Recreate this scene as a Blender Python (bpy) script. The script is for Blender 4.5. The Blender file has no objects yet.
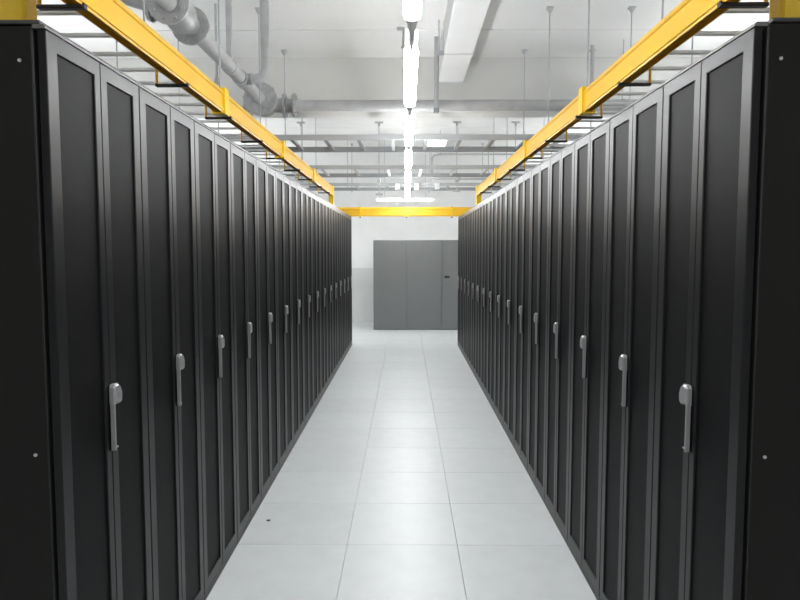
import bpy, bmesh, math, random
from mathutils import Vector, Matrix
random.seed(7)
SC = bpy.context.scene
COL = SC.collection

# ------------------------------------------------------------------ camera, light, exposure
F_PX = 668.0
cam_d = bpy.data.cameras.new('camera')
cam_d.sensor_fit = 'HORIZONTAL'
cam_d.sensor_width = 36.0
cam_d.lens = F_PX / 800.0 * 36.0
cam_d.clip_start = 0.05
cam = bpy.data.objects.new('camera', cam_d)
COL.objects.link(cam)
cam.location = (0.02, 0.0, 1.6)
cam.rotation_euler = (math.pi / 2 - math.atan(49 / F_PX), 0, math.atan(6 / F_PX))
SC.camera = cam

SC.view_settings.view_transform = 'Standard'
SC.view_settings.look = 'None'
SC.view_settings.gamma = 1.0
SC.view_settings.use_curve_mapping = False
SC.view_settings.exposure = 0.36

world = bpy.data.worlds.new('world')
SC.world = world
world.use_nodes = True
world.node_tree.nodes['Background'].inputs[0].default_value = (0.8, 0.85, 0.9, 1)
world.node_tree.nodes['Background'].inputs[1].default_value = 0.02

LAMP_STRENGTH = 60.0        # radiance of the fluorescent diffusers over the aisle
AISLE_POWER = 16.0          # each unseen light added over the neighbouring aisles for more illumination
CEIL = 3.81
Y_WALL = 15.1
Y_BACK = -9.0
X_WALL = 5.2
LAMP_Z = 2.575

for sx in (-1, 1):
    for k in range(8):
        ld = bpy.data.lights.new('aisle_fill_light', 'AREA')
        ld.shape = 'RECTANGLE'
        ld.size = 0.16
        ld.size_y = 1.2
        ld.color = (0.97, 0.99, 1.0)
        for up in (0, 1):      # each added light shines down and, more weakly, up
            ld = ld if not up else ld.copy()
            ld.energy = AISLE_POWER * (1.0, 0.62)[up]
            lo = bpy.data.objects.new('aisle_fill_light', ld)
            COL.objects.link(lo)
            lo.location = (sx * 3.25, 1.0 + 1.9 * k, 2.75 + 0.03 * up)
            lo.rotation_euler = (math.pi * up, 0, 0)

for y in (-0.9, -2.6, -4.3):     # unseen lights added behind the viewer to brighten the near yellow troughs
    ld = bpy.data.lights.new('aisle_fill_light', 'AREA')
    ld.shape = 'RECTANGLE'
    ld.size = 0.08
    ld.size_y = 1.2
    ld.energy = 20.0
    ld.color = (0.97, 0.99, 1.0)
    lo = bpy.data.objects.new('aisle_fill_light', ld)
    COL.objects.link(lo)
    lo.location = (0.045, y, LAMP_Z)


# ------------------------------------------------------------------ materials
def new_mat(name, rgb, rough=0.5, metal=0.0, bump=0.0, bscale=60.0, vary=0.0, vscale=4.0, spec=0.5, objvar=0.0):
    m = bpy.data.materials.new(name)
    m.use_nodes = True
    nt = m.node_tree
    b = nt.nodes['Principled BSDF']
    b.inputs['Base Color'].default_value = (*rgb, 1)
    b.inputs['Roughness'].default_value = rough
    b.inputs['Metallic'].default_value = metal
    b.inputs['Specular IOR Level'].default_value = spec
    tc = nt.nodes.new('ShaderNodeTexCoord')
    last = None
    if vary > 0:
        n = nt.nodes.new('ShaderNodeTexNoise')
        n.inputs['Scale'].default_value = vscale
        n.inputs['Detail'].default_value = 5
        nt.links.new(tc.outputs['Object'], n.inputs['Vector'])
        r = nt.nodes.new('ShaderNodeMapRange')
        r.inputs['From Min'].default_value = 0.3
        r.inputs['From Max'].default_value = 0.7
        r.inputs['To Min'].default_value = 1 - vary
        r.inputs['To Max'].default_value = 1 + vary * 0.4
        nt.links.new(n.outputs['Fac'], r.inputs['Value'])
        last = r.outputs['Result']
    if objvar > 0:
        oi = nt.nodes.new('ShaderNodeObjectInfo')
        r2 = nt.nodes.new('ShaderNodeMapRange')
        r2.inputs['To Min'].default_value = 1 - objvar
        r2.inputs['To Max'].default_value = 1.0
        nt.links.new(oi.outputs['Random'], r2.inputs['Value'])
        if last is None:
            last = r2.outputs['Result']
        else:
            mu = nt.nodes.new('ShaderNodeMath')
            mu.operation = 'MULTIPLY'
            nt.links.new(last, mu.inputs[0])
            nt.links.new(r2.outputs['Result'], mu.inputs[1])
            last = mu.outputs[0]
    if last is not None:
        mx = nt.nodes.new('ShaderNodeVectorMath')
        mx.operation = 'SCALE'
        mx.inputs[0].default_value = rgb
        nt.links.new(last, mx.inputs['Scale'])
        nt.links.new(mx.outputs['Vector'], b.inputs['Base Color'])
    if bump > 0:
        n2 = nt.nodes.new('ShaderNodeTexNoise')
        n2.inputs['Scale'].default_value = bscale
        n2.inputs['Detail'].default_value = 3
        nt.links.new(tc.outputs['Object'], n2.inputs['Vector'])
        bp = nt.nodes.new('ShaderNodeBump')
        bp.inputs['Strength'].default_value = bump
        bp.inputs['Distance'].default_value = 0.002
        nt.links.new(n2.outputs['Fac'], bp.inputs['Height'])
        nt.links.new(bp.outputs['Normal'], b.inputs['Normal'])
    return m


def emit_mat(name, rgb, strength):
    m = bpy.data.materials.new(name)
    m.use_nodes = True
    b = m.node_tree.nodes['Principled BSDF']
    b.inputs['Base Color'].default_value = (0.9, 0.9, 0.9, 1)
    b.inputs['Emission Color'].default_value = (*rgb, 1)
    b.inputs['Emission Strength'].default_value = strength
    return m


M = {
    'floor_tile': new_mat('floor_tile', (0.59, 0.612, 0.62), 0.36, vary=0.05, vscale=7, objvar=0.05, bump=0.05, bscale=150),
    'floor_base': new_mat('floor_base', (0.42, 0.43, 0.43), 0.7, vary=0.1),
    'wall': new_mat('wall', (0.92, 0.925, 0.92), 0.8, bump=0.08, vary=0.03),
    'wainscot': new_mat('wainscot', (0.74, 0.755, 0.75), 0.6, vary=0.03),
    'ceiling': new_mat('ceiling', (0.78, 0.78, 0.77), 0.85, bump=0.1, bscale=25, vary=0.05, vscale=1.5),
    'beam': new_mat('beam', (0.74, 0.74, 0.72), 0.85, bump=0.1, bscale=25, vary=0.05, vscale=1.5),
    'rack_frame': new_mat('rack_frame', (0.0060, 0.0060, 0.0068), 0.38, spec=0.30, bump=0.06, bscale=500),
    'rack_side': new_mat('rack_side', (0.0062, 0.0062, 0.0052), 0.5, spec=0.2, bump=0.06, bscale=400),
    'rack_body': new_mat('rack_body', (0.006, 0.006, 0.006), 0.6),
    'rack_bevel_lit': new_mat('rack_bevel_lit', (0.10, 0.10, 0.10), 0.4),  # paler than the frame: lamp light on the top bevel put into the colour
    'rack_roof': new_mat('rack_roof', (0.03, 0.03, 0.03), 0.5),
    'perforated': new_mat('perforated', (0.0042, 0.0042, 0.0046), 0.52, spec=0.085, vary=0.15, vscale=40),
    'handle': new_mat('handle', (0.25, 0.25, 0.255), 0.28, 0.3, bump=0.05, bscale=600),
    'handle_dark': new_mat('handle_dark', (0.002, 0.002, 0.002), 0.5, spec=0.1),
    'screw': new_mat('screw', (0.6, 0.6, 0.6), 0.3, 0.6),
    'yellow': new_mat('yellow', (0.92, 0.54, 0.03), 0.3, vary=0.05, vscale=3),
    'yellow_joint': new_mat('yellow_joint', (0.94, 0.62, 0.02), 0.3),
    'black_arm': new_mat('black_arm', (0.015, 0.014, 0.012), 0.5),
    'zinc': new_mat('zinc', (0.50, 0.51, 0.52), 0.5, 0.3, vary=0.12, vscale=12),
    'ladder': new_mat('ladder', (0.48, 0.49, 0.50), 0.5, 0.2, vary=0.06, vscale=10),
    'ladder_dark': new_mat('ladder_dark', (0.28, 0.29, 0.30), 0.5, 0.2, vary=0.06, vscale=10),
    'pipe': new_mat('pipe', (0.45, 0.455, 0.46), 0.5, 0.0, vary=0.12, vscale=9),
    'pipe_fitting': new_mat('pipe_fitting', (0.48, 0.485, 0.49), 0.42, 0.25, vary=0.25, vscale=14),
    'duct': new_mat('duct', (0.80, 0.81, 0.82), 0.5, vary=0.03),
    'duct_joint': new_mat('duct_joint', (0.68, 0.69, 0.70), 0.5),
    'housing': new_mat('housing', (0.86, 0.86, 0.87), 0.5),
    'white_box': new_mat('white_box', (0.85, 0.86, 0.87), 0.5),
    'cabinet': new_mat('cabinet', (0.16, 0.166, 0.166), 0.42, vary=0.05, vscale=3),
    'lock': new_mat('lock', (0.01, 0.01, 0.01), 0.4),
    'diffuser': emit_mat('diffuser', (0.97, 0.99, 1.0), LAMP_STRENGTH),
    'tube_end': emit_mat('tube_end', (0.97, 0.99, 1.0), 1.5),
    'panel_light': emit_mat('panel_light', (1.0, 0.99, 0.97), 3.0),
}


# ------------------------------------------------------------------ mesh helpers
def bx(bm, x0, x1, y0, y1, z0, z1, bev=0.0):
    r = bmesh.ops.create_cube(bm, size=1.0)
    vs = r['verts']
    for v in vs:
        v.co = Vector((x0 + (v.co.x + .5) * (x1 - x0), y0 + (v.co.y + .5) * (y1 - y0), z0 + (v.co.z + .5) * (z1 - z0)))
    if bev > 0:
        es = list({e for v in vs for e in v.link_edges})
        bmesh.ops.bevel(bm, geom=es, offset=bev, segments=1, affect='EDGES', profile=0.5)


def cyl(bm, p0, p1, r0, r1=None, seg=14):
    p0, p1 = Vector(p0), Vector(p1)
    d = p1 - p0
    r1 = r0 if r1 is None else r1
    rot = d.to_track_quat('Z', 'Y').to_matrix().to_4x4()
    mat = Matrix.Translation((p0 + p1) / 2) @ rot
    bmesh.ops.create_cone(bm, cap_ends=True, segments=seg, radius1=r0, radius2=r1, depth=d.length, matrix=mat)


def tube_path(bm, pts, r, seg=12):
    pts = [Vector(p) for p in pts]
    rings = []
    prev_n = None
    for i, p in enumerate(pts):
        t = (pts[min(i + 1, len(pts) - 1)] - pts[max(i - 1, 0)]).normalized()
        if prev_n is None:
            a = Vector((0, 0, 1)) if abs(t.z) < 0.9 else Vector((1, 0, 0))
            n = t.cross(a).normalized()
        else:
            n = (prev_n - t * prev_n.dot(t)).normalized()
        b = t.cross(n)
        prev_n = n
        rings.append([bm.verts.new(p + (n * math.cos(2 * math.pi * k / seg) + b * math.sin(2 * math.pi * k / seg)) * r)
                      for k in range(seg)])
    for i in range(len(rings) - 1):
        for k in range(seg):
            bm.faces.new((rings[i][k], rings[i][(k + 1) % seg], rings[i + 1][(k + 1) % seg], rings[i + 1][k]))
    bm.faces.new(list(reversed(rings[0])))
    bm.faces.new(rings[-1])


def sph(bm, c, r, scale=(1, 1, 1)):
    mat = Matrix.Translation(c) @ Matrix.Diagonal((*scale, 1))
    bmesh.ops.create_uvsphere(bm, u_segments=16, v_segments=10, radius=r, matrix=mat)


def extrude_profile(bm, prof, axis_pts):
    """prof: list of (a, z) ; axis_pts: two tuples giving ((fx), lo, hi): x or y extrusion handled by caller lambda"""
    f, lo, hi = axis_pts
    A = [bm.verts.new(f(a, z, lo)) for a, z in prof]
    B = [bm.verts.new(f(a, z, hi)) for a, z in prof]
    n = len(prof)
    for i in range(n):
        bm.faces.new((A[i], A[(i + 1) % n], B[(i + 1) % n], B[i]))
    bm.faces.new(list(reversed(A)))
    bm.faces.new(B)


def mesh_of(name, bm, mat, smooth=False):
    bmesh.ops.recalc_face_normals(bm, faces=bm.faces[:])
    me = bpy.data.meshes.new(name)
    bm.to_mesh(me)
    bm.free()
    me.materials.append(M[mat])
    if smooth:
        for p in me.polygons:
            p.use_smooth = True
        me.set_sharp_from_angle(angle=math.radians(40))
    return me


def put(name, me, parent=None, loc=(0, 0, 0)):
    o = bpy.data.objects.new(name, me)
    COL.objects.link(o)
    o.location = loc
    if parent is not None:
        o.parent = parent
    return o


def obj(name, bm, mat, parent=None, loc=(0, 0, 0), smooth=False):
    return put(name, mesh_of(name, bm, mat, smooth), parent, loc)


def tag(o, label, cat, group=None):
    o['label'] = label
    o['category'] = cat
    if group:
        o['group'] = group
    return o


def thing(name, label, cat, loc=(0, 0, 0), group=None):
    o = bpy.data.objects.new(name, None)
    o.empty_display_size = 0.1
    COL.objects.link(o)
    o.location = loc
    return tag(o, label, cat, group)


def struct(name, bm, mat):
    o = obj(name, bm, mat)
    o['kind'] = 'structure'
    return o


def box_mesh(name, mat, x0, x1, y0, y1, z0, z1, bev=0.0):
    bm = bmesh.new()
    bx(bm, x0, x1, y0, y1, z0, z1, bev)
    return mesh_of(name, bm, mat)


NTH = ['nearest', 'second', 'third', 'fourth', 'fifth', 'sixth', 'seventh', 'eighth', 'ninth', 'tenth', 'eleventh',
       'twelfth', 'thirteenth', 'fourteenth', 'fifteenth', 'farthest']

# ------------------------------------------------------------------ the room
Y0, PITCH, NR = 1.74, 0.6, 16
Y1 = Y0 + PITCH * NR
FX = 0.9                     # rack fronts at x = +-0.9
RD = 1.1                     # rack depth

bm = bmesh.new()
bx(bm, -X_WALL, X_WALL, Y_BACK, Y_WALL, -0.12, -0.03)
for s in (-1, 1):            # solid floor below the racks, flush with the tiles
    a, b = sorted((s * 0.9015, s * X_WALL))
    bx(bm, a, b, Y_BACK, 11.34, -0.04, 0.0)
    a, b = sorted((s * 2.7015, s * X_WALL))
    bx(bm, a, b, 11.34, Y_WALL, -0.04, 0.0)
bx(bm, -0.9, 0.9, Y_BACK, -0.66, -0.04, 0.0)
floor = struct('floor', bm, 'floor_base')
g = 0.0009
tile = box_mesh('floor_tile', 'floor_tile', -0.3 + g, 0.3 - g, -0.3 + g, 0.3 - g, -0.03, 0.0, 0.0014)
j = 0
yj = -0.66
while yj < Y_WALL - 0.1:
    last = min(0.6, Y_WALL - yj)
    if last < 0.59:
        ctile = box_mesh('floor_tile', 'floor_tile', -0.3 + g, 0.3 - g, -0.3 + g, last - 0.3 - g, -0.03, 0.0, 0.0014)
    else:
        ctile = tile
    xs = (-0.6, 0, 0.6) if yj < 11.3 else [-2.4 + 0.6 * q for q in range(9)]
    for x in xs:
        put('floor_tile', ctile, floor, (x, yj + 0.3, 0))
    yj += 0.6

bm = bmesh.new()
bx(bm, -X_WALL - .2, X_WALL + .2, Y_BACK - .2, Y_WALL + .2, CEIL + 0.03, CEIL + 0.15)
ceiling = struct('ceiling', bm, 'ceiling')
for (a, b) in ((-9.0, -6.5), (-6.5, -4.0), (-4.0, -2.5), (-2.5, -1.0), (-1.0, 0.9), (0.9, 2.9), (2.9, 4.9), (4.9, 6.88), (6.88, 7.85), (8.2, 10.2), (10.2, 12.2), (12.2, 15.1)):
    put('ceiling_panel', box_mesh('ceiling_panel', 'ceiling', -X_WALL, X_WALL, a + 0.010, b - 0.010, CEIL, CEIL + 0.03, 0.004), ceiling)
put('ceiling_beam', box_mesh('ceiling_beam', 'beam', -X_WALL, X_WALL, 7.85, 8.2, 3.2, CEIL + 0.03, 0.01), ceiling)

bm = bmesh.new(); bx(bm, -X_WALL - .2, X_WALL + .2, Y_WALL, Y_WALL + .2, -0.12, CEIL + 0.03); struct('wall_back', bm, 'wall')
bm = bmesh.new(); bx(bm, -X_WALL - .2, X_WALL + .2, Y_BACK - .2, Y_BACK, -0.12, CEIL + 0.03); struct('wall_front', bm, 'wall')
bm = bmesh.new(); bx(bm, -X_WALL - .2, -X_WALL, Y_BACK, Y_WALL, -0.12, CEIL + 0.03); struct('wall_left', bm, 'wall')
bm = bmesh.new(); bx(bm, X_WALL, X_WALL + .2, Y_BACK, Y_WALL, -0.12, CEIL + 0.03); struct('wall_right', bm, 'wall')
bm = bmesh.new(); bx(bm, -X_WALL, X_WALL, Y_WALL - 0.012, Y_WALL, 0.0, 1.217, 0.002); struct('trim_1', bm, 'wainscot')


# ------------------------------------------------------------------ server racks
def rack_meshes(s):
    """s=-1: left row (front faces +x), s=+1: right row. Local frame: origin at the base centre."""
    D = {}

    def X(a, b):             # a, b: distance behind the door face, positive = away from the aisle
        u, v = s * (a - RD / 2), s * (b - RD / 2)
        return min(u, v), max(u, v)

    h = PITCH / 2
    bm = bmesh.new()
    x0, x1 = X(0.034, RD)
    bx(bm, x0, x1, -h + 0.0015, h - 0.0015, 0.0, 2.165, 0.003)
    D['body'] = mesh_of('body', bm, 'rack_body')
    bm = bmesh.new()
    x0, x1 = X(0.014 if s < 0 else 0.045, RD)
    bx(bm, x0, x1, -h + 0.0008, h - 0.0008, 2.178, 2.188, 0.002)
    x0, x1 = X(0.06, RD - 0.05)
    bx(bm, x0, x1, -h + 0.05, h - 0.05, 2.160, 2.178)
    D['roof'] = mesh_of('roof', bm, 'rack_roof')
    bm = bmesh.new()         # sloped top edge, coloured paler to imitate lamp light on the bevel
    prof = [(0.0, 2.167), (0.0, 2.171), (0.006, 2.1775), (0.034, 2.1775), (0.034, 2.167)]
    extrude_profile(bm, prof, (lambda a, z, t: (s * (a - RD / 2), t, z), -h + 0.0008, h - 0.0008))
    D['lit_top_bevel'] = mesh_of('lit_top_bevel', bm, 'rack_bevel_lit')
    bm = bmesh.new()
    x0, x1 = X(0.001, 0.034)
    bx(bm, x0, x1, -h + 0.002, h - 0.002, 0.0, 0.028)
    D['plinth'] = mesh_of('plinth', bm, 'rack_frame')
    # doors
    TOP, BOT = 2.1645, 0.030
    for key, (ya, yb, sa, sb) in {'near': (0.003, 0.3035, 0.054, 0.036), 'far': (0.3065, 0.597, 0.044, 0.052)}.items():
        ya, yb = ya - h, yb - h
        bm = bmesh.new()
        x0, x1 = X(0.0, 0.022)
        # ring frame with chamfered inner rim
        def ring(x, i):
            return [bm.verts.new((x, ya + (sa if i else 0), BOT + (0.052 if i else 0))),
                    bm.verts.new((x, yb - (sb if i else 0), BOT + (0.052 if i else 0))),
                    bm.verts.new((x, yb - (sb if i else 0), TOP - (0.0465 if i else 0))),
                    bm.verts.new((x, ya + (sa if i else 0), TOP - (0.0465 if i else 0)))]
        xf, xb = s * (0.0 - RD / 2), s * (0.022 - RD / 2)
        fo, fi, bi, bo = ring(xf, 0), ring(xf, 1), ring(xb, 1), ring(xb, 0)
        for P, Q in ((fo, fi), (fi, bi), (bi, bo), (bo, fo)):
            for k in range(4):
                bm.faces.new((P[k], P[(k + 1) % 4], Q[(k + 1) % 4], Q[k]))
        bmesh.ops.recalc_face_normals(bm, faces=bm.faces[:])
        outer = [e for e in bm.edges if e.verts[0] in fo and e.verts[1] in fo] + [e for e in bm.edges if e.verts[0] in fi and e.verts[1] in fi]
        bmesh.ops.bevel(bm, geom=outer, offset=0.0025, segments=2, affect='EDGES', profile=0.5)
        D['door_' + key] = mesh_of('rack_door', bm, 'rack_frame')
        bm = bmesh.new()
        x0, x1 = X(0.006, 0.012)
        bx(bm, x0, x1, ya + sa - 0.002, yb - sb + 0.002, BOT + 0.05, TOP - 0.0445)
        # slim vertical ribs that stiffen the sheet
        D['mesh_' + key] = mesh_of('perforated_panel', bm, 'perforated')
    # swing handle on the meeting stile, centred at local y = 0.305
    yc = 0.300 - h
    bm = bmesh.new()
    x0, x1 = X(-0.004, 0.0)
    bx(bm, x0, x1, yc - 0.012, yc + 0.062, 0.980, 1.184, 0.0015)
    D['handle_plate'] = mesh_of('handle_plate', bm, 'handle_dark')
    bm = bmesh.new()
    # lever: slim blade standing off the plate, carrying a rounded head at its top and a foot at its bottom
    x0, x1 = X(-0.019, -0.004)
    bx(bm, x0, x1, yc - 0.010, yc - 0.003, 0.980, 1.175, 0.0015)
    x0, x1 = X(-0.009, -0.004)
    bx(bm, x0, x1, yc - 0.004, yc + 0.034, 0.980, 0.985, 0.001)
    prof = [(yc - 0.011, 1.126), (yc + 0.036, 1.121), (yc + 0.046, 1.131), (yc + 0.048, 1.155), (yc + 0.038, 1.177),
            (yc + 0.022, 1.187), (yc - 0.002, 1.187), (yc - 0.011, 1.178)]
    xa, xb = s * (-0.021 - RD / 2), s * (-0.003 - RD / 2)
    A = [bm.verts.new((xa, y, z)) for y, z in prof]
    B = [bm.verts.new((xb, y, z)) for y, z in prof]
    fa = bm.faces.new(A)
    bm.faces.new(list(reversed(B)))
    for i in range(len(prof)):
        k = (i + 1) % len(prof)
        bm.faces.new((A[i], A[k], B[k], B[i]))
    bmesh.ops.recalc_face_normals(bm, faces=bm.faces[:])
    bmesh.ops.bevel(bm, geom=list(fa.edges), offset=0.006, segments=1, affect='EDGES', profile=0.5)
    D['handle'] = mesh_of('handle', bm, 'handle')
    bm = bmesh.new()
    cyl(bm, (s * (-0.0222 - RD / 2), yc + 0.020, 1.152), (s * (-0.0190 - RD / 2), yc + 0.020, 1.152), 0.007)
    D['lock_cylinder'] = mesh_of('lock_cylinder', bm, 'handle')
    # end side panel (only on the first and last rack)
    bm = bmesh.new()
    x0, x1 = X(0.036, RD - 0.01)
    bx(bm, x0, x1, -h - 0.0005, -h + 0.012, 0.012, 2.172, 0.002)
    x0, x1 = X(0.026, 0.0345)
    D['side_near'] = mesh_of('side_panel', bm, 'rack_side')
    bm = bmesh.new()
    x0, x1 = X(0.036, RD - 0.01)
    bx(bm, x0, x1, h - 0.012, h + 0.0005, 0.012, 2.172, 0.002)
    D['side_far'] = mesh_of('side_panel', bm, 'rack_side')
    bm = bmesh.new()
    cyl(bm, (0, -h - 0.0035, 0), (0, -h + 0.002, 0), 0.0045, seg=12)
    D['screw'] = mesh_of('screw', bm, 'screw')
    return D


def build_rack(D, s, i):
    side = 'left' if s < 0 else 'right'
    if i == 0:
        lab = 'black server rack with plain side panel facing the viewer, nearest in the %s row' % side
    elif i == NR - 1:
        lab = 'black server rack at the far end of the %s row, beside the white wall' % side
    else:
        lab = 'black server rack with two perforated doors, %s from the near end of the %s row' % (NTH[i], side)
    t = thing('server_rack', lab, 'server rack', (s * (FX + RD / 2), Y0 + PITCH * (i + 0.5), 0), 'server racks in the %s row' % side)
    put('body', D['body'], t)
    put('roof', D['roof'], t)
    put('lit_top_bevel', D['lit_top_bevel'], t)
    put('plinth', D['plinth'], t)
    dn = put('rack_door', D['door_near'], t)
    put('perforated_panel', D['mesh_near'], dn)
    df = put('rack_door', D['door_far'], t)
    put('perforated_panel', D['mesh_far'], df)
    put('handle_plate', D['handle_plate'], df)
    h = put('handle', D['handle'], df)
    h['label'] = 'silver swing handle'
    put('lock_cylinder', D['lock_cylinder'], df)
    if i == 0:
        sp = put('side_panel', D['side_near'], t)
        for a in (0.068, RD - 0.07):
            for z in (0.07, 1.057, 2.086):
                put('screw', D['screw'], sp, (s * (a - RD / 2), 0, z))
    if i == NR - 1:
        put('side_panel', D['side_far'], t)
    return t


for s in (-1, 1):
    D = rack_meshes(s)
    for i in range(NR):
        build_rack(D, s, i)


# ------------------------------------------------------------------ yellow cable troughs
TX, TZ0, TZ1, TW = 1.22, 2.538, 2.692, 0.058
END_Y = 11.40
# profile: a = distance outward from the aisle side face
TPROF = [(0.000, TZ0 + 0.010), (-0.006, TZ0 + 0.012), (-0.006, TZ0 + 0.030), (0.000, TZ0 + 0.034),
         (0.000, TZ1 - 0.040), (-0.006, TZ1 - 0.036), (-0.006, TZ1 - 0.026), (0.000, TZ1 - 0.018), (0.009, TZ1 - 0.001), (0.009, TZ1),
         (0.012, TZ1), (0.008, TZ0 + 0.030), (TW - 0.006, TZ0 + 0.030), (TW - 0.006, TZ1), (TW + 0.001, TZ1),
         (TW + 0.001, TZ1 - 0.010), (TW + 0.006, TZ1 - 0.012), (TW + 0.006, TZ1 - 0.026), (TW, TZ1 - 0.03),
         (TW, TZ0 + 0.002), (TW - 0.002, TZ0), (TW - 0.008, TZ0),
         (TW - 0.007, TZ0 + 0.024), (0.007, TZ0 + 0.024), (0.007, TZ0), (0.002, TZ0)]


def trough_piece(fn, lo, hi, name='trough_segment', mat='yellow', parent=None, prof=TPROF):
    bm = bmesh.new()
    extrude_profile(bm, prof, (fn, lo, hi))
    return obj(name, bm, mat, parent)


def coupler_mesh(fn, c, w=0.10):
    bm = bmesh.new()
    e = 0.011
    prof = [(-e - .006, TZ0 - e), (TW + e + .006, TZ0 - e), (TW + e + .006, TZ1 + e), (TW - 0.01, TZ1 + e), (TW - 0.01, TZ0 + 0.02),
            (0.01, TZ0 + 0.02), (0.01, TZ1 + e), (-e - .006, TZ1 + e)]
    extrude_profile(bm, prof, (fn, c - w / 2, c + w / 2))
    return mesh_of('coupler', bm, 'yellow_joint')


COUPLERS = [0.25, 2.44, 4.64, 6.82, 9.05]
ARMS = [0.6, 1.6, 2.62, 3.83, 4.76, 5.78, 6.8, 7.8, 8.8, 9.8, 10.8]
for s in (-1, 1):
    side = 'left' if s < 0 else 'right'
    t = thing('cable_trough', 'long yellow cable trough hung above the %s row of racks' % side, 'cable trough',
              (s * (TX + TW / 2), 0, TZ0), 'yellow cable troughs')
    base = Vector((-s * (TX + TW / 2), 0, -TZ0))
    fn = lambda a, z, y, s=s: (s * (TX + a), y, z)
    ends = [-1.2] + COUPLERS + [END_Y]
    for a, b in zip(ends[:-1], ends[1:]):
        o = trough_piece(fn, a + 0.002, b - 0.002, parent=t)
        o.location = base
    for c in COUPLERS:
        put('coupler', coupler_mesh(fn, c), t, base)
    # down elbow at the far end
    bm = bmesh.new()
    xa, xb = sorted((s * (TX - 0.012), s * (TX + TW + 0.012)))
    bx(bm, xa, xb, END_Y - 0.06, END_Y + 0.10, TZ0 - 0.012, TZ1 + 0.006, 0.006)
    bx(bm, xa, xb, END_Y - 0.02, END_Y + 0.10, 2.345, TZ0 - 0.012, 0.004)
    o = obj('drop_elbow', bm, 'yellow_joint', t)
    o.location = base
    # black support arms reaching out to the ladder
    for y in ARMS:
        bm = bmesh.new()
        xa, xb = sorted((s * (TX - 0.012), s * (TX + 0.17)))
        bx(bm, xa, xb, y - 0.016, y + 0.016, TZ0 - 0.016, TZ0 - 0.001, 0.003)
        xa, xb = sorted((s * (TX - 0.014), s * (TX - 0.007)))
        bx(bm, xa, xb, y - 0.014, y + 0.014, TZ0 - 0.016, TZ0 + 0.004)
        o = obj('support_arm', bm, 'black_arm', t)
        o.location = base
        bm = bmesh.new()
        xa, xb = sorted((s * (TX + 0.158), s * (TX + 0.17)))
        bx(bm, xa, xb, y - 0.008, y + 0.008, TZ0 - 0.001, 2.658, 0.002)
        xa, xb = sorted((s * (TX + 0.085), s * (TX + 0.17)))
        bx(bm, xa, xb, y - 0.010, y + 0.010, 2.646, 2.658)
        o = obj('hanger_strap', bm, 'yellow', t)
        o.location = base

# cross run at the far end
DZ = 2.189 - TZ0
CY = 11.42
t = thing('cable_trough', 'yellow cable trough crossing the far end of the aisle', 'cable trough', (0, CY + TW / 2, 2.189), 'yellow cable troughs')
base = Vector((0, -CY - TW / 2, -2.189))
fnx = lambda a, z, x: (x, CY + a, z + DZ)
cx = [-1.30, -0.76, 0.03, 0.80, 1.30]
for a, b in zip(cx[:-1], cx[1:]):
    o = trough_piece(fnx, a + 0.001, b - 0.001, parent=t)
    o.location = base
for c in (-0.76, 0.03, 0.80):
    put('coupler', coupler_mesh(fnx, c, 0.03), t, base)
    bm = bmesh.new()
    bx(bm, c - 0.012, c + 0.012, CY - 0.014, CY + TW + 0.014, 2.165, 2.183, 0.002)
    o = obj('support_arm', bm, 'black_arm', t)
    o.location = base

# branch troughs with flared mouths, lying across the nearest rack of each row
for s in (-1, 1):
    side = 'left' if s < 0 else 'right'
    BY = 2.80
    t = thing('cable_trough', 'short yellow branch trough with a flared mouth over the nearest %s rack' % side, 'cable trough',
              (s * 1.9, BY + 0.06, TZ0), 'yellow cable troughs')
    base = Vector((-s * 1.9, -BY - 0.06, -TZ0))
    W2 = 0.062
    BZ1 = 2.654
    prof = [(a if a < 0.03 else a - TW + W2, TZ0 + (z - TZ0) * (BZ1 - TZ0) / (TZ1 - TZ0)) for a, z in TPROF]
    fnb = lambda a, z, x, s=s, BY=BY: (s * x, BY + a, z)
    o = trough_piece(fnb, 1.60, 2.5, parent=t, prof=prof)
    o.location = base
    bm = bmesh.new()
    a0, a1, z0, z1 = -0.008, W2 + 0.008, TZ0 - 0.006, BZ1 + 0.001
    secs = [(1.530, 0.002), (1.545, 0.010), (1.57, 0.010), (1.65, 0.002), (1.70, 0.002)]
    rings = []
    for x, e in secs:
        rings.append([bm.verts.new((s * x, BY + a0 - e, z1 + 0.002)), bm.verts.new((s * x, BY + a0 - e, z0 - e * 0.5)),
                      bm.verts.new((s * x, BY + a1 + e, z0 - e * 0.5)), bm.verts.new((s * x, BY + a1 + e, z1 + 0.002))])
    for A, B in zip(rings[:-1], rings[1:]):
        for k in range(4):
            bm.faces.new((A[k], A[(k + 1) % 4], B[(k + 1) % 4], B[k]))
    bm.faces.new(rings[0])
    bm.faces.new(list(reversed(rings[-1])))
    o = obj('flared_mouth', bm, 'yellow_joint', t)
    o.location = base
    bm = bmesh.new()
    xa, xb = sorted((s * 1.76, s * 1.80))
    bx(bm, xa, xb, BY - 0.01, BY + W2 + 0.01, TZ0, BZ1 + 0.002, 0.002)
    o = obj('coupler', bm, 'yellow_joint', t)
    o.location = base
    for x in (1.70, 2.3):
        bm = bmesh.new()
        xa, xb = sorted((s * (x - 0.02), s * (x + 0.02)))
        bx(bm, xa, xb, BY + 0.01, BY + 0.05, 2.190, TZ0 + 0.002, 0.002)
        bx(bm, xa - 0.03, xb + 0.03, BY, BY + W2, 2.1885, 2.198)
        o = obj('support_foot', bm, 'black_arm', t)
        o.location = base


# ------------------------------------------------------------------ cable ladders
def rod_mesh(z0, z1, r=0.006):
    bm = bmesh.new()
    cyl(bm, (0, 0, z0), (0, 0, z1), r, seg=8)
    cyl(bm, (0, 0, z0 - 0.008), (0, 0, z0 + 0.012), r * 2.2, seg=6)
    return mesh_of('hanger_rod', bm, 'zinc', True)


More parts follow.
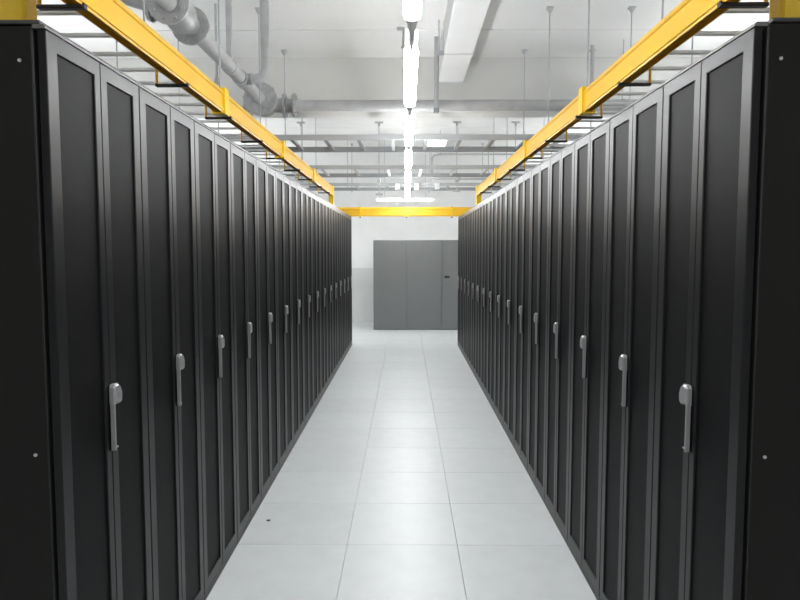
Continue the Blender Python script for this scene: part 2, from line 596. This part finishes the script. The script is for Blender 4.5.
def anchor_mesh(top, r=0.03):
    bm = bmesh.new()
    cyl(bm, (0, 0, top - 0.05), (0, 0, top - 0.012), 0.010, r, seg=8)
    bx(bm, -r, r, -r, r, top - 0.012, top)
    return mesh_of('ceiling_anchor', bm, 'zinc')


ROD_Y = [-0.4, 0.9, 2.2, 3.52, 4.93, 6.27, 7.56, 8.80, 10.12]
LZ = 2.66
for s in (-1, 1):
    side = 'left' if s < 0 else 'right'
    t = thing('cable_ladder', 'grey cable ladder running lengthwise above the %s row of racks' % side, 'cable ladder', (s * 1.70, 5, LZ), 'grey cable ladders')
    ya, yb = -1.2 - 5, 11.3 - 5
    for x in (1.31, 2.09):
        bm = bmesh.new()
        x0, x1 = sorted((s * (x - 1.70) - 0.012, s * (x - 1.70) + 0.012))
        bx(bm, x0, x1, ya, yb, 0, 0.06, 0.003)
        obj('side_rail', bm, 'ladder', t)
    bm = bmesh.new()
    bx(bm, -0.375, 0.375, -0.014, 0.014, 0.012, 0.030, 0.002)
    rung = mesh_of('rung', bm, 'white_box')
    y = ya + 0.15
    while y < yb:
        put('rung', rung, t, (0, y, 0))
        y += 0.32
    rm, am = rod_mesh(LZ - 0.02, CEIL), anchor_mesh(CEIL)
    for y in ROD_Y:
        for x in (1.31, 2.09):
            r = put('hanger_rod', rm, t, (s * (x - 1.70 + (0.018 if x < 1.7 else -0.018)), y - 5, -LZ))
            put('ceiling_anchor', am, r)

for idx, (ya, yb, z, n0, n1, wr) in enumerate(((7.45, 8.31, 2.815, -2.35, 2.35, 0.375), (10.07, 11.12, 2.815, -2.35, 2.35, 0.5), (13.0, 13.95, 2.85, -3.2, 3.2, 0.6))):
    lab = ('grey cable ladder crossing over the aisle just behind the concrete beam, nearest of three',
           'thin grey cable ladder crossing over the aisle, middle of three',
           'farthest grey cable ladder crossing overhead near the white wall')[idx]
    t = thing('cable_ladder', lab, 'cable ladder', (0, (ya + yb) / 2, z), 'grey cable ladders')
    c = (ya + yb) / 2
    bm = bmesh.new(); bx(bm, n0, n1, ya - c - 0.012, ya - c + 0.012, 0, 0.06, 0.003); obj('side_rail', bm, 'ladder', t)
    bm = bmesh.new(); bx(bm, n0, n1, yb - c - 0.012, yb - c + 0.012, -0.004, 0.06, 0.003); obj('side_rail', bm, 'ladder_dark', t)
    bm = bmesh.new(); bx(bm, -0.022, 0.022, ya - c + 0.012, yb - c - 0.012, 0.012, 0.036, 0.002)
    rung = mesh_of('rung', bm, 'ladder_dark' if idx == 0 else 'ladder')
    x = 0.245 - 7 * wr
    while x < n1 - 0.1:
        if x > n0 + 0.05:
            put('rung', rung, t, (x, 0, 0))
        x += wr
    if idx == 1:             # stout hangers with cross heads, down to the far ladder line
        for x, zb in ((-0.446, 2.56), (0.894, 2.62), (-1.785, 2.80), (1.9, 2.80)):
            bm = bmesh.new()
            cyl(bm, (0, 0, zb - z), (0, 0, CEIL - z), 0.0075, seg=8)
            bx(bm, -0.06, 0.06, -0.03, 0.03, zb - z, zb - z + 0.03)
            bx(bm, -0.03, 0.03, -0.55, 0.02, -0.03, -0.004)
            hr = obj('hanger_rod', bm, 'zinc', t, (x, 11.66 - c, 0))
            bm = bmesh.new()
            bx(bm, -0.07, 0.07, -0.04, 0.04, CEIL - z - 0.02, CEIL - z)
            bx(bm, -0.02, 0.02, -0.02, 0.02, CEIL - z - 0.07, CEIL - z - 0.02, 0.008)
            obj('ceiling_anchor', bm, 'zinc', hr)
    if idx == 2:
        rm = rod_mesh(-0.03, CEIL - z, 0.008)
        am = anchor_mesh(CEIL - z)
        for x in (-2.6, -1.1, 0.5, 1.6, 2.8):
            for y in (ya - c - 0.02, yb - c + 0.02):
                r = put('hanger_rod', rm, t, (x, y, 0))
                put('ceiling_anchor', am, r)


# ------------------------------------------------------------------ fire main
PR, PZ, PX = 0.058, 3.135, -1.455
t = thing('fire_main', 'grey steel pipe run with flanged valves and riser, crossing below the ceiling', 'pipe', (PX, 7.2, PZ))


def pp(name, bm, mat='pipe'):
    o = obj(name, bm, mat, t, (0, 0, 0), True)
    o.data.transform(Matrix.Translation((-PX, -7.2, -PZ)))
    return o


bm = bmesh.new(); cyl(bm, (-1.14, 7.2, PZ), (2.7, 7.2, PZ), PR, seg=20); pp('cross_pipe', bm)
bm = bmesh.new(); cyl(bm, (PX, 4.72, PZ), (PX, 6.86, PZ), PR, seg=20); pp('run_pipe', bm)
bm = bmesh.new(); cyl(bm, (PX, -1.0, PZ), (PX, 4.24, PZ), PR, seg=20); pp('run_pipe', bm)
bm = bmesh.new()
tube_path(bm, [(PX, 6.10, PZ), (-1.33, 6.10, PZ), (-1.27, 6.10, PZ + 0.02), (-1.24, 6.10, PZ + 0.08), (-1.24, 6.10, CEIL)], 0.042, 16)
pp('riser', bm)
bm = bmesh.new(); cyl(bm, (PX, 6.01, PZ), (PX, 6.19, PZ), 0.068, seg=18); cyl(bm, (PX, 6.10, PZ), (PX + 0.10, 6.10, PZ), 0.052, seg=16); pp('tee_fitting', bm, 'pipe_fitting')


def flange(bm, c, axis, r=0.125, w=0.022):
    c = Vector(c)
    a = Vector(axis)
    cyl(bm, c - a * w / 2, c + a * w / 2, r, seg=20)
    u = a.cross(Vector((0.3, 0.5, 0.8))).normalized()
    v = a.cross(u)
    for k in range(8):
        p = c + (u * math.cos(k * math.pi / 4) + v * math.sin(k * math.pi / 4)) * r * 0.78
        cyl(bm, p - a * (w / 2 + 0.016), p + a * (w / 2 + 0.016), 0.011, seg=6)


# tee with flanges at the corner
bm = bmesh.new()
tube_path(bm, [(PX, 6.88, PZ), (PX, 7.0, PZ), (PX + 0.02, 7.1, PZ), (PX + 0.08, 7.17, PZ), (PX + 0.16, 7.2, PZ), (PX + 0.25, 7.2, PZ)], 0.074, 16)
sph(bm, (PX - 0.01, 7.18, PZ), 0.12)
cyl(bm, (PX - 0.02, 7.2, PZ), (PX - 0.02, 7.2, PZ + 0.17), 0.07, seg=16)
cyl(bm, (PX - 0.20, 7.2, PZ), (PX, 7.2, PZ), 0.07, seg=16)
pp('tee_fitting', bm, 'pipe_fitting')
for c, ax in (((PX, 6.86, PZ), (0, 1, 0)), ((PX, 6.90, PZ), (0, 1, 0)), ((PX - 0.20, 7.2, PZ), (1, 0, 0))):
    bm = bmesh.new(); flange(bm, c, ax, 0.165); pp('flange', bm, 'pipe_fitting')
bm = bmesh.new(); flange(bm, (PX - 0.02, 7.2, PZ + 0.17), (0, 0, 1), 0.10); pp('flange', bm, 'pipe_fitting')
# butterfly valve between two flanges on the cross pipe
for x in (-1.265, -1.160):
    bm = bmesh.new(); flange(bm, (x, 7.2, PZ), (1, 0, 0), 0.128); pp('flange', bm, 'pipe_fitting')
bm = bmesh.new(); cyl(bm, (PX + 0.19, 7.2, PZ), (-1.14, 7.2, PZ), 0.068, seg=18); pp('valve_body', bm, 'pipe_fitting')
# gate valve with bonnet and hand wheel near the top left of the picture
bm = bmesh.new()
sph(bm, (PX, 4.47, PZ), 0.105, (1, 1.15, 1.1))
cyl(bm, (PX, 4.24, PZ), (PX, 4.72, PZ), 0.068, seg=16)
cyl(bm, (PX, 4.47, PZ), (PX - 0.16, 4.47, PZ + 0.05), 0.07, 0.06, seg=16)
pp('valve_body', bm, 'pipe_fitting')
for y in (4.26, 4.68):
    bm = bmesh.new(); flange(bm, (PX, y, PZ), (0, 1, 0), 0.13); pp('flange', bm, 'pipe_fitting')
bm = bmesh.new(); flange(bm, (PX - 0.17, 4.47, PZ + 0.055), (0.954, 0, -0.3), 0.10); pp('flange', bm, 'pipe_fitting')
bm = bmesh.new(); cyl(bm, (PX - 0.55, 4.47, PZ + 0.17), (PX - 0.15, 4.47, PZ + 0.048), 0.045, seg=14); pp('branch_pipe', bm)
bm = bmesh.new()
cyl(bm, (PX, 4.47, PZ), (PX, 4.47, PZ + 0.30), 0.022, seg=10)
ring = [(PX + 0.11 * math.cos(a), 4.47 + 0.11 * math.sin(a), PZ + 0.27) for a in [2 * math.pi * k / 20 for k in range(21)]]
tube_path(bm, ring, 0.012, 8)
for k in range(3):
    a = math.pi * k / 3
    cyl(bm, (PX - 0.11 * math.cos(a), 4.47 - 0.11 * math.sin(a), PZ + 0.27), (PX + 0.11 * math.cos(a), 4.47 + 0.11 * math.sin(a), PZ + 0.27), 0.008, seg=6)
pp('hand_wheel', bm, 'pipe_fitting')
# pipe hangers
for x, y in ((2.3, 7.2), (PX, 3.2), (PX, 1.0)):
    bm = bmesh.new()
    cyl(bm, (x, y, PZ + PR), (x, y, CEIL), 0.005, seg=8)
    if y == 7.2:
        cyl(bm, (x - 0.015, y, PZ), (x + 0.015, y, PZ), PR + 0.005, seg=20)
    else:
        cyl(bm, (x, y - 0.015, PZ), (x, y + 0.015, PZ), PR + 0.005, seg=20)
    pp('pipe_hanger', bm, 'pipe')

bm = bmesh.new()
bx(bm, PX - 0.022, PX + 0.022, 5.68, 5.72, PZ + PR, CEIL, 0.003)
cyl(bm, (PX, 5.68, PZ), (PX, 5.72, PZ), PR + 0.006, seg=20)
pp('pipe_hanger', bm, 'zinc')

# sprinkler drops
for (x, y, zb, lab) in ((-1.69, 6.15, 3.13, 'thin sprinkler drop pipe hanging left of the diagonal grey pipe'),
                        (2.03, 7.4, 3.38, 'short thick drop pipe above the right yellow trough'),):
    t2 = thing('sprinkler_drop', lab, 'sprinkler', (x, y, zb))
    bm = bmesh.new(); cyl(bm, (0, 0, 0.03), (0, 0, CEIL - zb), 0.011 if x < 0 else 0.02, seg=10); obj('drop_pipe', bm, 'zinc', t2, smooth=True)
    bm = bmesh.new(); cyl(bm, (0, 0, -0.02), (0, 0, 0.04), 0.03, 0.016, seg=10); obj('sprinkler_head', bm, 'pipe', t2)

# vertical conduit stub right of the lamps
t2 = thing('conduit_drop', 'short vertical grey conduit hanging from the ceiling between lamps and white duct', 'conduit', (0.335, 7.1, 3.035))
bm = bmesh.new(); cyl(bm, (0, 0, 0.05), (0, 0, CEIL - 3.035), 0.024, seg=14); obj('conduit', bm, 'ladder', t2, smooth=True)
bm = bmesh.new(); cyl(bm, (0, 0, 0), (0, 0, 0.05), 0.029, seg=14); obj('end_cap', bm, 'ladder_dark', t2)

# slim pipe loop at the right, far
bm = bmesh.new()
tube_path(bm, [(2.6, 12.5, 3.38), (0.62, 12.5, 3.38), (0.53, 12.5, 3.36), (0.50, 12.5, 3.30), (0.50, 12.5, 3.0), (0.53, 12.5, 2.945), (0.6, 12.5, 2.93), (2.6, 12.5, 2.93)], 0.018, 10)
t = thing('pipe_loop', 'thin bent grey pipe loop far back, right of the row of lamps', 'pipe', (1.5, 12.5, 3.15))
o = obj('pipe', bm, 'zinc', t, (0, 0, 0), True)
o.data.transform(Matrix.Translation((-1.5, -12.5, -3.15)))
for x in (-0.85, 0.7):
    bm = bmesh.new(); cyl(bm, (x, 0, 0.23), (x, 0, CEIL - 3.15), 0.005, seg=8); cyl(bm, (x - 0.012, 0, 0.23), (x + 0.012, 0, 0.23), 0.024, seg=10)
    obj('pipe_hanger', bm, 'zinc', t)


t = thing('ceiling_hook', 'small dark hook on the ceiling just left of the lamps, at a ceiling joint', 'hook', (-0.01, 6.80, CEIL))
bm = bmesh.new(); bx(bm, -0.06, 0.012, -0.02, 0.02, -0.03, 0, 0.004); obj('hook_plate', bm, 'pipe', t)
bm = bmesh.new(); cyl(bm, (0, 0, -0.20), (0, 0, -0.025), 0.010, seg=8); cyl(bm, (-0.02, 0, -0.19), (0.005, 0, -0.19), 0.012, seg=8); obj('hook_rod', bm, 'pipe', t)

# ------------------------------------------------------------------ white air duct
t = thing('air_duct', 'white rectangular air duct running lengthwise under the ceiling', 'air duct', (0.525, 3, 3.5))
segs = [(-3.9, -1.0), (-1.0, 0.9), (0.9, 2.8), (2.8, 4.7), (4.7, 6.62), (6.62, 7.69)]
for a, b in segs:
    bm = bmesh.new(); bx(bm, -0.14, 0.14, a - 3 + 0.004, b - 3 - 0.004, 0, CEIL - 3.5 - 0.003, 0.004); obj('duct_section', bm, 'duct', t)
    bm = bmesh.new(); bx(bm, -0.148, 0.148, b - 3 - 0.012, b - 3 + 0.012, -0.008, CEIL - 3.5 - 0.003, 0.002); obj('duct_flange', bm, 'duct_joint', t)
bm = bmesh.new(); bx(bm, -0.12, 0.12, 7.702 - 3, 7.85 - 3, 0.05, CEIL - 3.5 - 0.01, 0.004); obj('duct_collar', bm, 'duct', t)
for y in (0.93, 6.59):
    bm = bmesh.new(); cyl(bm, (-0.19, y - 3, -0.02), (-0.19, y - 3, CEIL - 3.5), 0.006, seg=8); bx(bm, -0.2, -0.139, y - 3 - 0.012, y - 3 + 0.012, -0.02, 0.02); obj('duct_hanger', bm, 'zinc', t)

# ------------------------------------------------------------------ lamps over the aisle
LX = 0.045


def lamp_meshes():
    D = {}
    bm = bmesh.new()
    n = 10                    # rounded diffuser, lower half tube
    prof = [(-0.036, 0.0), (-0.033, -0.007), (-0.022, -0.013), (0, -0.016), (0.022, -0.013), (0.033, -0.007), (0.036, 0.0), (0.030, 0.016), (0.012, 0.022), (-0.012, 0.022), (-0.030, 0.016)]
    extrude_profile(bm, prof, (lambda a, z, y: (a, y, z), 0.0, 1.205))
    D['diffuser'] = mesh_of('diffuser', bm, 'diffuser', True)
    bm = bmesh.new()
    bx(bm, -0.016, 0.016, 0.0, 1.205, 0.020, 0.045, 0.003)
    D['housing'] = mesh_of('housing', bm, 'housing')
    bm = bmesh.new()          # tapered spine between two fixtures
    za, zb = -0.010, 0.02
    q = [(-0.024, -0.47), (0.024, -0.47), (0.017, -0.36), (0.007, -0.26), (0.006, -0.001), (-0.006, -0.001), (-0.007, -0.26), (-0.017, -0.36)]
    A = [bm.verts.new((x, y, za)) for x, y in q]
    B = [bm.verts.new((x, y, zb)) for x, y in q]
    bm.faces.new(list(reversed(B)))
    ridge = [bm.verts.new((0, y, za - d)) for y, d in ((-0.47, 0.007), (-0.36, 0.005), (-0.26, 0.0005), (-0.001, 0.0005))]
    L = [0, 7, 6, 5]
    Rr = [1, 2, 3, 4]
    for i in range(3):
        bm.faces.new((A[L[i]], ridge[i], ridge[i + 1], A[L[i + 1]]))
        bm.faces.new((A[Rr[i]], A[Rr[i + 1]], ridge[i + 1], ridge[i]))
    bm.faces.new((A[0], A[1], ridge[0]))
    bm.faces.new((A[4], A[5], ridge[3]))
    for i in range(len(q)):
        bm.faces.new((A[i], A[(i + 1) % len(q)], B[(i + 1) % len(q)], B[i]))
    D['spine'] = mesh_of('spine', bm, 'housing')
    bm = bmesh.new()
    cyl(bm, (0, -0.30, 0), (0, -0.001, 0), 0.009, seg=10)
    D['tube'] = mesh_of('tube', bm, 'tube_end', True)
    bm = bmesh.new()
    cyl(bm, (0, 0, 0.04), (0, 0, CEIL - LAMP_Z), 0.004, seg=8)
    bx(bm, -0.012, 0.012, -0.012, 0.012, 0.03, 0.05)
    D['suspension_rod'] = mesh_of('suspension_rod', bm, 'zinc')
    return D


LD = lamp_meshes()
for k in range(-2, 6):
    y = 3.343 + 1.68 * k
    if k == -1:
        lab = 'glowing fluorescent lamp over the aisle cut off by the top of the picture'
    elif k == 0:
        lab = 'long glowing fluorescent lamp over the aisle, second from the top of the picture'
    elif k < 0:
        lab = 'fluorescent lamp over the aisle directly above the viewer'
    elif k == 5:
        lab = 'glowing fluorescent lamp at the far end of the line, nearest the white wall'
    else:
        lab = 'glowing fluorescent lamp over the aisle, %s from the top of the picture' % ('third', 'fourth', 'fifth', 'sixth')[k - 1]
    t = thing('pendant_lamp', lab, 'lamp', (LX, y, LAMP_Z), 'fluorescent lamps in line over the aisle')
    put('diffuser', LD['diffuser'], t)
    put('housing', LD['housing'], t)
    put('spine', LD['spine'], t)
    for sx in (-0.0205, 0.0205):
        put('tube', LD['tube'], t, (sx, 0, -0.002))
    put('suspension_rod', LD['suspension_rod'], t, (0, 0.2, 0))
    put('suspension_rod', LD['suspension_rod'], t, (0, 0.95, 0))

# lamp lying across the aisle at the far end
t = thing('pendant_lamp', 'glowing fluorescent lamp hung crosswise near the white end wall', 'lamp', (0.0, 13.25, 2.60))
bm = bmesh.new(); cyl(bm, (-0.55, 0, 0), (0.55, 0, 0), 0.016, seg=12); obj('tube', bm, 'diffuser', t, smooth=True)
bm = bmesh.new(); bx(bm, -0.56, 0.56, -0.025, 0.025, 0.018, 0.05, 0.004); obj('housing', bm, 'white_box', t)
for x in (-0.4, 0.4):
    bm = bmesh.new(); cyl(bm, (x, 0, 0.045), (x, 0, CEIL - 2.58), 0.004, seg=8); obj('suspension_rod', bm, 'zinc', t)

# flat ceiling light, far right of the lamp line
t = thing('ceiling_light', 'flat white ceiling light to the right of the lamp line', 'lamp', (0.64, 13.7, CEIL))
bm = bmesh.new(); bx(bm, -0.2, 0.2, -0.4, 0.4, -0.04, 0, 0.004); obj('frame', bm, 'white_box', t)
bm = bmesh.new(); bx(bm, -0.18, 0.18, -0.38, 0.38, -0.046, -0.039); obj('light_panel', bm, 'panel_light', t)

# small white boxes hanging below the farthest ladder
for i, (x, lab) in enumerate(((-0.145, 'small white junction box on the farthest ladder, left of the lamp line'),
                              (0.225, 'small white junction box on the farthest ladder, just right of the lamp line'),
                              (0.62, 'small white junction box on the farthest ladder, rightmost of three'))):
    t = thing('junction_box', lab, 'junction box', (x, 12.96, 2.80), 'white junction boxes')
    bm = bmesh.new(); bx(bm, -0.045, 0.045, -0.03, 0.026, -0.02, 0.10, 0.006); obj('box', bm, 'white_box', t)
    bm = bmesh.new(); bx(bm, -0.04, 0.04, -0.036, -0.029, -0.015, 0.095, 0.003); obj('cover', bm, 'white_box', t)

# ------------------------------------------------------------------ grey cabinet at the end of the aisle
CX0, CYF, CH = -0.64, 13.5, 1.822
t = thing('storage_cabinet', 'wide grey metal cabinet standing before the white end wall', 'cabinet', (0.8, CYF + 0.3, 0))
doors = [-0.64, 0.03, 0.744, 1.42, 2.1]
bm = bmesh.new(); bx(bm, CX0 - 0.8, 2.1 - 0.8, -0.278, 0.30, 0.0, CH, 0.004); obj('body', bm, 'cabinet', t)
for i, (a, b) in enumerate(zip(doors[:-1], doors[1:])):
    bm = bmesh.new()
    bx(bm, a - 0.8 + 0.004, b - 0.8 - 0.004, -0.30, -0.2785, 0.012, CH - 0.004, 0.003)
    d = obj('cabinet_door', bm, 'cabinet', t)
    if i == 2:
        bm = bmesh.new()
        x = 0.848 - 0.8
        bx(bm, x - 0.05, x + 0.05, -0.318, -0.3, 1.055, 1.10, 0.005)
        cyl(bm, (x + 0.015, -0.328, 1.078), (x + 0.015, -0.31, 1.078), 0.014, seg=12)
        obj('latch', bm, 'lock', d)

# tiny dark chip lying on the floor, left side of the aisle
bm = bmesh.new()
bx(bm, -0.011, 0.011, -0.009, 0.009, 0.0, 0.005, 0.002)
o = obj('debris_chip', bm, 'lock', None, (-0.797, 3.86, 0))
tag(o, 'tiny dark chip lying on a white floor tile near the left racks', 'debris')
